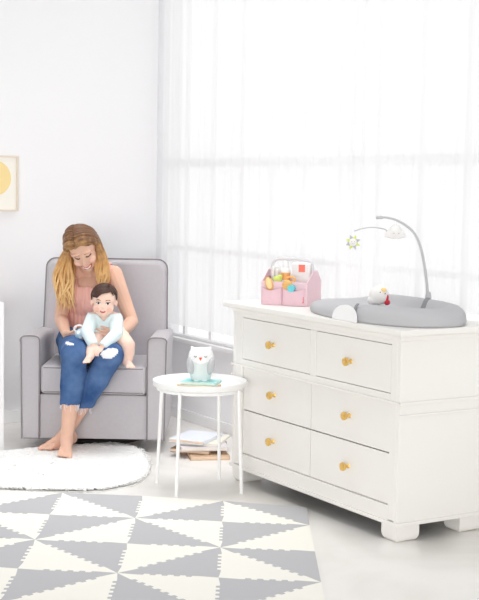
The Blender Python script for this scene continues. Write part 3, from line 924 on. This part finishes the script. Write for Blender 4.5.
for layer in (0, 1):
    for side in (-1, 1):
        for k in range(58):
            lock(side, rnd.uniform(-.10, .078), layer*rnd.uniform(.6, 1.2))
me = bpy.data.meshes.new('hair'); bmesh.ops.recalc_face_normals(bm, faces=bm.faces); bm.to_mesh(me); bm.free()
ho = link_mesh('hair', me, 'hair', None, angle=180)
ho.parent = wo; ho.matrix_parent_inverse = Matrix.Translation(-WO)

# ------------------------------------------------------------------ rattle held by the woman
t = thing('rattle', 'pale blue ball rattle with white ring and coral spots held in the woman\'s hand', 'rattle', TOY)
b = B(); ball(b, (0, 0, -.006), .032, 20, 14)
me = voxel(b, .003, 1)
paint(me, [(1, lambda c, n: (c-V((.012, -.026, .006))).length < .012 or (c-V((.020, -.020, -.020))).length < .010),
           (2, lambda c, n: (c-V((-.012, -.026, .008))).length < .010 or (c-V((.000, -.030, -.020))).length < .008)])
link_mesh('ball', me, ['toy_blue', 'coral', 'white_plastic'], t, angle=180)
b = B(); tube(b, [(-.010+.026*math.cos(a*PI/12), -.004, .024+.018*math.sin(a*PI/12)) for a in range(24)], .0048, 8, closed=True)
o = obj('ring', b, 'white_plastic', t)

# ------------------------------------------------------------------ baby
ba = thing('person', 'dark haired baby in pale blue long sleeved bodysuit sitting bare legged on the woman\'s thigh', 'person', (-.70, 6.83, .60))
BO = V(ba.location)
def bmeshlink(name, me, m, angle=180):
    me.transform(Matrix.Translation(-BO)); return link_mesh(name, me, m, ba, angle=angle)
def btorso(b, g=0):
    limb(b, [(-.702, 6.845, .655), (-.709, 6.825, .700), (-.713, 6.80, .738)], [.066+g, .064+g, .050+g])
    limb(b, [(-.770, 6.795, .730), (-.714, 6.80, .742), (-.658, 6.795, .728)], [.030+g, .036+g, .030+g])
bsL, beL, bwL = V((-.774, 6.79, .724)), V((-.795, 6.715, .660)), V((-.757, 6.645, .604))
bsR, beR, bwR = V((-.652, 6.79, .722)), V((-.640, 6.705, .655)), V((-.700, 6.640, .598))
def barms(b, g=0, t=1.0):
    for s_, e_, w_ in ((bsL, beL, bwL), (bsR, beR, bwR)):
        limb(b, [s_, e_, lerp(e_, w_, t)], [.030+g, .026+g, .019+g])
BHR, BHF, BHU = head_frame((.02, -.97, -.16), (1, .02, -.03))
BHC = V((-.713, 6.762, .818))
BROT = Matrix((BHR, BHF, BHU)).transposed()
def BH(x, y, z): return BHC+BHR*x+BHF*y+BHU*z
b = B(); btorso(b); barms(b)
hand(b, bwL, (.55, -.45, -.55), (.3, .2, -.9), .46, -1, .55)
hand(b, bwR, (-.62, -.40, -.55), (-.3, .2, -.9), .46, 1, .55)
limb(b, [(-.713, 6.80, .74), BH(0, -.01, -.05)], [.036, .036])
be = lambda c, r: ball(b, BH(*c), r, 24, 16, BROT)
be((0, -.012, .020), (.064, .072, .064)); be((0, .014, -.024), (.054, .050, .050)); be((0, .022, -.050), (.036, .034, .028))
for sg in (-1, 1):
    be((sg*.030, .038, -.032), (.023, .020, .022)); be((sg*.064, -.006, -.008), (.007, .013, .019))
be((0, .064, -.016), (.0085, .010, .008)); be((0, .056, -.040), (.013, .008, .005)); be((0, .054, -.047), (.011, .008, .005))
# legs
limb(b, [(-.670, 6.835, .640), (-.618, 6.755, .625), (-.580, 6.700, .597)], [.052, .047, .038])
limb(b, [(-.580, 6.700, .597), (-.580, 6.708, .555), (-.582, 6.705, .510)], [.038, .036, .025])
foot(b, (-.582, 6.705, .510), (-.585, 6.715, .496), (-.555, 6.640, .490), .58, -1)
limb(b, [(-.735, 6.825, .635), (-.752, 6.74, .608), (-.760, 6.655, .578)], [.048, .040, .032])
limb(b, [(-.760, 6.655, .578), (-.763, 6.628, .562), (-.766, 6.606, .545)], [.032, .028, .021])
foot(b, (-.766, 6.606, .545), (-.766, 6.610, .536), (-.782, 6.556, .522), .5, 1)
me = voxel(b, .0032, 2)
bp_ = lambda c: ((c-BHC).dot(BHR), (c-BHC).dot(BHF), (c-BHC).dot(BHU))
def bface(test):
    def f(c, n):
        if (c-BHC).length > .12: return False
        x, y, z = bp_(c); return y > .02 and test(x, y, z)
    return f
paint(me, [
    (5, bface(lambda x, y, z: (abs(x)-.033)**2+(z+.032)**2 < .014**2)),
    (1, bface(lambda x, y, z: abs(x) < .015 and abs(z+.0435-.006*(x/.015)**2) < .0045)),
    (2, bface(lambda x, y, z: ((abs(x)-.025)/.0105)**2+((z-.0015)/.0052)**2 < 1)),
    (3, bface(lambda x, y, z: (abs(x)-.025)**2+(z-.0015)**2 < .0054**2)),
    (3, bface(lambda x, y, z: .013 < abs(x) < .037 and abs(z-(.0085-.004*((abs(x)-.025)/.012)**2)) < .0019)),
    (4, bface(lambda x, y, z: .013 < abs(x) < .038 and abs(z-(.021-.004*((abs(x)-.025)/.012)**2)) < .0022)),
])
bmeshlink('body', me, ['babyskin', 'lip', 'eyewhite', 'iris', 'brow', 'blush'])
b = B(); btorso(b, .007); barms(b, .007, .92)
limb(b, [(-.670, 6.835, .640), (-.655, 6.81, .638)], [.058, .056]); limb(b, [(-.735, 6.825, .635), (-.739, 6.80, .632)], [.056, .055])
me = voxel(b, .005, 4)
def bs_keep(c):
    if c.z > .752: return False
    if c.y < 6.80 and c.z > .712 and abs(c.x+.712) < (c.z-.712)*.9: return False
    if (c-(bwL+(bwL-beL).normalized()*.004)).length < .019 or (c-(bwR+(bwR-beR).normalized()*.004)).length < .019: return False
    return True
cut(me, bs_keep, .002)
bmeshlink('bodysuit', me, 'mint')
# baby hair: thin shell swept to one side, with locks
b = B(); ball(b, BH(0, -.013, .022), (.068, .076, .068), 28, 18, BROT)
cap = voxel(b, .004, 2)
def bh_keep(c):
    x, y, z = bp_(c)
    line = .052+.22*(x+.01) if x > -.01 else .052+.9*(x+.01)+.0
    if x < -.03: line = .030
    if y > .012 and z < max(.026, line): return False
    if y > -.022 and z < .010: return False
    return z > -.045
cut(cap, bh_keep, .003)
bm = bmesh.new(); bm.from_mesh(cap); bpy.data.meshes.remove(cap)
rnd = random.Random(4)
for k in range(70):
    x0 = .030+rnd.uniform(-.012, .014); y0 = rnd.uniform(-.05, .052)
    n = 7; pts = []
    sgn = -1 if rnd.random() < .75 else 1
    end = rnd.uniform(58, 104) if sgn < 0 else rnd.uniform(30, 60)
    for i in range(n):
        a = math.radians(25)+(-math.radians(25+end) if sgn < 0 else math.radians(end))*i/(n-1)
        yy = y0+.010*i/n*(1 if y0 > 0 else -1)
        sh = math.sqrt(max(.1, 1-(yy/.0775)**2))
        pts.append(BH(.070*sh*math.sin(a), yy-.013, .022+.070*sh*math.cos(a)))
    if y0 > .02 and sgn < 0:
        pts = [p for p in pts if bp_(p)[2] > .030]
    if len(pts) > 2: tube(bm, pts, [.0035]*(len(pts)-1)+[.0008], 5)
me = bpy.data.meshes.new('hair'); bmesh.ops.recalc_face_normals(bm, faces=bm.faces); bm.to_mesh(me); bm.free()
bmeshlink('hair', me, 'babyhair')

# ------------------------------------------------------------------ side table
TX, TY, TZ = -.180, 6.03, .50
st = thing('side_table', 'round white metal tray side table between armchair and dresser', 'side table', (TX, TY, 0))
b = B(); lathe(b, [(0, TZ-.004), (.19, TZ-.004), (.208, TZ-.002), (.216, TZ+.004), (.219, TZ+.020), (.222, TZ+.021), (.2225, TZ+.018), (.2205, TZ-.003), (.212, TZ-.010), (0, TZ-.010)], 64); obj('tray_top', b, 'white_metal', st, angle=50)
b = B(); tube(b, [(.198*math.cos(2*PI*k/48), .198*math.sin(2*PI*k/48), TZ-.020) for k in range(48)], .007, 8, closed=True); obj('support_ring', b, 'white_metal', st)
for k in range(4):
    a = math.radians(155+90*k); b = B()
    c, s = math.cos(a), math.sin(a)
    tube(b, [(.203*c, .203*s, TZ-.013), (.213*c, .213*s, .25), (.226*c, .226*s, .004)], .0085, 10); lathe(b, [(.0095, 0), (.0095, .008)], 10, (.226*c, .226*s, 0))
    obj('leg', b, 'white_metal', st)

# ------------------------------------------------------------------ books
def book(name, w, d, h, cover, pages, loc, rz, label, group):
    t = thing(name, label, 'book', loc, rz, group)
    b = B(); ct = min(.0028, h*.18)
    box(b, -w/2, w/2, -d/2, d/2, 0, ct); box(b, -w/2, w/2, -d/2, d/2, h-ct, h); box(b, -w/2, -w/2+.003, -d/2, d/2, ct, h-ct)
    obj('cover', b, cover, t, bevel=.0007, seg=1, smooth=False)
    b = B(); box(b, -w/2+.0035, w/2-.004, -d/2+.004, d/2-.004, ct+.0001, h-ct-.0001); obj('pages', b, pages, t, smooth=False)
    return t
TT = TZ-.004
book('book', .128, .170, .013, 'c_beige', 'peachpaper', (TX-.004, TY-.058, TT), math.radians(240), 'thin beige book under the teal book on the side table', 'books on the side table')
book('book', .128, .168, .015, 'c_teal', 'paper', (TX+.006, TY-.040, TT+.0131), math.radians(257), 'teal book directly under the owl night light', 'books on the side table')
# floor stack against the window wall
bx, by = -.190, 6.83
z = 0
stack = [(.30, .21, .022, 'c_tan', 'peachpaper', (.025, -.02), 100, 'tan book at the very bottom of the floor stack under the side table'),
         (.29, .22, .020, 'c_brown', 'peachpaper', (-.015, .03), 72, 'brown book second from the bottom of the floor stack'),
         (.31, .25, .022, 'c_lilac', 'paper', (.0, .02), 97, 'large pale lilac book in the middle of the floor stack'),
         (.27, .23, .014, 'c_cream', 'paper', (.012, .03), 78, 'cream book just below the topmost book of the floor stack'),
         (.27, .20, .018, 'c_sky', 'peachpaper', (-.030, .00), 68, 'pale blue book on top of the floor stack')]
for w, d, h, c, p, (ox, oy), rz, lab in stack:
    book('book', d, w, h, c, p, (bx+ox, by+oy, z), math.radians(rz+90), lab, 'books stacked on the floor'); z += h+.0003

# ------------------------------------------------------------------ owl night light
ow = thing('night_light', 'white and grey owl night light standing on the teal book on the side table', 'night light', (TX+.004, TY-.032, TT+.0282))
b = B()
prof = [(.040, 0), (.047, .004), (.053, .03), (.059, .06), (.061, .085), (.060, .11), (.056, .132), (.047, .147), (.026, .154), (0, .154)]
lathe(b, prof, 32, sy=.9)
for sg in (-1, 1): limb(b, [(sg*.030, 0, .134), (sg*.043, 0, .154)], [.022, .007], 12)
me = voxel(b, .0035, 3)
paint(me, [(1, lambda c, n: c.z < .098-.016*(1-min(1, abs(c.x)/.05)) and c.y < 0)])
link_mesh('body', me, ['owl', 'owlmint'], ow, angle=180)
for sg in (-1, 1):
    b = B(); ball(b, (sg*.045, -.016, .070), (.021, .042, .043), 18, 12, Matrix.Rotation(sg*math.radians(10), 3, 'Y')); obj('wing', b, 'owlgrey', ow)
    b = B(); tube(b, [(sg*.024-.006, -.0495, .118), (sg*.024, -.0515, .115), (sg*.024+.006, -.0490, .118)], .0022, 6); obj('eye', b, 'strap', ow)
    b = B(); ball(b, (sg*.018, -.034, .004), (.014, .012, .005)); obj('foot', b, 'owl', ow)
b = B(); lathe(b, [(.0075, .008), (.006, .002), (0, -.008)], 12, (0, -.0545, .106)); obj('beak', b, 'owlbeak', ow)

# ------------------------------------------------------------------ foam play mat of interlocking triangles
pm = thing('play_mat', 'grey and cream interlocking foam triangle play mat on the white floor', 'play mat', (0, 0, 0))
MT = .012
def gp(i, j):
    p = V((-.802+.3715*i, 5.845-.395*j-.034*i, 0))
    if j == 0 and i == 3: p = V((.315, 5.65, 0))
    if j == 0 and i == 2: p.y = 5.745
    return p
def tooth(a, c, straight, n=8, amp=.014):
    """square-toothed polyline from a to c (without the last point)"""
    if straight: return [a]
    d = c-a; L = d.length; d.normalize(); nrm = V((-d.y, d.x, 0)); out = [a]
    m = .075; n = max(6, int(round((L-2*m)/.023)))
    step = (L-2*m)/n
    for k in range(n):
        s = 1 if k % 2 else -1
        t0 = m+step*k; t1 = m+step*(k+1)
        out += [a+d*(t0+.002)+nrm*amp*s*.5, a+d*(t1-.002)+nrm*amp*s*.5]
    return out
edge_cache = {}
def edge(pa, pb, straight):
    """returns polyline pa->pb excluding pb, always generated in one canonical direction so neighbours match"""
    key = (round(pa.x, 4), round(pa.y, 4)); kb = (round(pb.x, 4), round(pb.y, 4))
    if key < kb: return tooth(pa, pb, straight)
    q = tooth(pb, pa, straight)+[pa]
    return list(reversed(q))[:-1]
I0, I1, J1 = -2, 3, 5
def tile(corners, flags, m):
    poly = []
    for k in range(3): poly += edge(corners[k], corners[(k+1) % 3], flags[k])
    n = len(poly)
    tris = tessellate_polygon([[V((p.x, p.y, 0)) for p in poly]])
    vs = [(p.x, p.y, 0) for p in poly]+[(p.x, p.y, MT) for p in poly]
    fs = [tuple(k+n for k in t) for t in tris]+[tuple(t) for t in tris]+[(k, (k+1) % n, n+(k+1) % n, n+k) for k in range(n)]
    me = bpy.data.meshes.new('foam_tile'); me.from_pydata(vs, [], fs); me.update()
    b = B(); b.from_mesh(me); bpy.data.meshes.remove(me)
    return obj('foam_tile', b, m, pm, smooth=False)
for i in range(I0, I1):
    for j in range(0, J1):
        TL, TR, BL, BR = gp(i, j), gp(i+1, j), gp(i, j+1), gp(i+1, j+1)
        oT, oB, oL, oR = j == 0, j == J1-1, i == I0, i == I1-1
        up_m, lo_m = ('mat_grey', 'mat_cream') if i % 2 == 0 else ('mat_cream', 'mat_grey')
        if (i+j) % 2 == 0:
            A = tile((TL, BR, TR), (False, oR, oT), up_m); C = tile((TL, BL, BR), (oL, oB, False), lo_m)
        else:
            A = tile((TL, BL, TR), (oL, False, oT), up_m); C = tile((BL, BR, TR), (oB, oR, False), lo_m)
        for t_, m_ in ((A, up_m), (C, lo_m)): t_['label'] = 'grey foam triangle' if m_ == 'mat_grey' else 'cream foam triangle'

# ------------------------------------------------------------------ shag rug
rg = thing('shag_rug', 'fluffy white shag rug in front of the grey armchair', 'rug', (0, 0, 0))
poly = [(-1.75, 6.0), (-1.75, 6.50), (-1.5, 6.66), (-1.22, 6.72), (-1.1, 6.80), (-.89, 6.90), (-.70, 6.98), (-.59, 6.94), (-.50, 6.80), (-.455, 6.58), (-.435, 6.36), (-.47, 6.1), (-.62, 5.93), (-.82, 5.90), (-1.15, 5.915), (-1.45, 5.93)]
poly = [(p.x, p.y) for p in spline([V((*q, 0)) for q in poly+[poly[0]]], 4)[:-1]]
def inside(x, y):
    c = False; n = len(poly)
    for i in range(n):
        x1, y1 = poly[i]; x2, y2 = poly[(i+1) % n]
        if (y1 > y) != (y2 > y) and x < (x2-x1)*(y-y1)/(y2-y1)+x1: c = not c
    return c
b = B(); prism(b, poly, 'z', 0, .006); obj('backing', b, 'pile', rg, smooth=False)
rnd = random.Random(9); verts = []; faces = []
# clumped pile surface: a soft lumpy height field that sinks towards the rim
ctr = V((sum(p[0] for p in poly)/len(poly), sum(p[1] for p in poly)/len(poly)))
def rim_dist(x, y):
    best = 9
    for k in range(len(poly)):
        a = V(poly[k]); c = V(poly[(k+1) % len(poly)]); d = c-a
        t = max(0, min(1, (V((x, y))-a).dot(d)/d.length_squared)); best = min(best, (a+d*t-V((x, y))).length)
    return best
G = .009; idx = {}
nx, ny = int(1.36/G), int(1.2/G)
for ix in range(nx):
    for iy in range(ny):
        x, y = -1.79+ix*G, 5.86+iy*G
        if not inside(x, y): continue
        rd = rim_dist(x, y)
        h = .026*min(1, rd/.03)**.5+.004
        h += (.006*noise.noise(V((x*38, y*38, 0)))+.004*noise.noise(V((x*85, y*85, 3))))*min(1, rd/.03)
        idx[(ix, iy)] = len(verts); verts.append((x+rnd.uniform(-.002, .002), y+rnd.uniform(-.002, .002), max(.0065, h)))
for (ix, iy), k in idx.items():
    q = [idx.get((ix+1, iy)), idx.get((ix+1, iy+1)), idx.get((ix, iy+1))]
    if None not in q: faces.append((k, *q))
N = 0
while N < 5200:
    x = rnd.uniform(-1.8, -.42); y = rnd.uniform(5.86, 7.02)
    if not inside(x, y): continue
    rd = rim_dist(x, y)
    if rd > .035 and rnd.random() > .18: continue
    N += 1
    a = rnd.uniform(0, 2*PI); lean = rnd.uniform(.012, .026); h = rnd.uniform(.004, .012); w = rnd.uniform(.0035, .006); z0 = .020 if rd > .035 else .010
    dx, dy = math.cos(a)*lean, math.sin(a)*lean
    k = len(verts); px, py = -math.sin(a)*w, math.cos(a)*w; qx, qy = math.cos(a)*w, math.sin(a)*w
    for t, ww in ((0, 1), (.55, .85)):
        cx, cy, cz = x+dx*t, y+dy*t, z0+h*t*(2-t)
        verts += [(cx+px*ww, cy+py*ww, cz), (cx-px*ww, cy-py*ww, cz), (cx+qx*ww*.4, cy+qy*ww*.4, cz+w)]
    verts.append((x+dx, y+dy, z0+h*.8))
    for t in range(3):
        u = (t+1) % 3; faces += [(k+t, k+u, k+3+u, k+3+t), (k+3+t, k+3+u, k+6)]
me = bpy.data.meshes.new('pile'); me.from_pydata(verts, [], faces); me.update()
o = link_mesh('pile', me, 'pile', rg, angle=180); o['kind'] = 'stuff'

# ------------------------------------------------------------------ light
w = bpy.data.worlds.new('World'); scene.world = w; w.use_nodes = True
bg = w.node_tree.nodes['Background']; bg.inputs['Color'].default_value = (1, .995, .985, 1); bg.inputs['Strength'].default_value = 1
# overcast daylight: bright on the window side of the building, dimmer on the others
nt = w.node_tree; tc = nt.nodes.new('ShaderNodeTexCoord'); dp = nt.nodes.new('ShaderNodeVectorMath'); dp.operation = 'DOT_PRODUCT'
dp.inputs[1].default_value = (.8545, .5195, 0); cr = nt.nodes.new('ShaderNodeValToRGB')
cr.color_ramp.elements[0].position = .0; cr.color_ramp.elements[0].color = (.38, .38, .378, 1)
cr.color_ramp.elements[1].position = .35; cr.color_ramp.elements[1].color = (1.04, 1.04, 1.04, 1)
nt.links.new(tc.outputs['Generated'], dp.inputs[0]); nt.links.new(dp.outputs['Value'], cr.inputs['Fac']); nt.links.new(cr.outputs['Color'], bg.inputs['Color'])
def area(name, loc, target, sx, sy, power, col=(1, 1, 1)):
    l = bpy.data.lights.new(name, 'AREA'); l.shape = 'RECTANGLE'; l.size = sx; l.size_y = sy; l.energy = power; l.color = col
    o = bpy.data.objects.new(name, l); COL.objects.link(o); o.location = loc
    o.rotation_euler = (V(target)-V(loc)).to_track_quat('-Z', 'Y').to_euler(); return o
area('window_daylight', R(.3, 1.6, 2.1), R(.3, 0, 1.2), 4.2, 2.6, 3, (1, 1, 1))
area('camera_side_fill', (-1.4, -2.2, 1.1), (-.5, 7.4, .3), 3.5, 1.8, 265, (1, .985, .965))  # invented fill behind the camera to brighten the chair and lower walls
area('high_floor_fill', (.1, 3.2, 3.3), (-.1, 5.4, .0), 2.4, 2.4, 10, (1, .99, .975))  # added fill from high up for the floor and mat; stands for no fixture
area('overhead_fill', (-.35, 6.35, 3.7), (-.36, 6.36, 0), 2.0, 2.0, 17, (1, .995, .985)).data.spread = math.radians(75)  # unseen top fill added for chair arms, table and floor, kept off the walls
scene.cycles.diffuse_bounces = 8; scene.cycles.max_bounces = 16; scene.cycles.transparent_max_bounces = 16

# ------------------------------------------------------------------ camera
cam = bpy.data.cameras.new('Camera'); co = bpy.data.objects.new('Camera', cam); COL.objects.link(co)
f = 1290.0; cam.sensor_fit = 'VERTICAL'; cam.sensor_height = 24; cam.lens = 24*f/600
pitch = math.atan(113/f); roll = math.radians(1.0)
co.location = (0, 0, 1.43)
co.rotation_euler = (Matrix.Rotation(PI/2-pitch, 3, 'X') @ Matrix.Rotation(roll, 3, 'Z')).to_euler()
cam.clip_end = 100
scene.camera = co
vs = scene.view_settings
vs.view_transform = 'Standard'; vs.look = 'None'; vs.gamma = 1; vs.use_curve_mapping = False; vs.exposure = .12
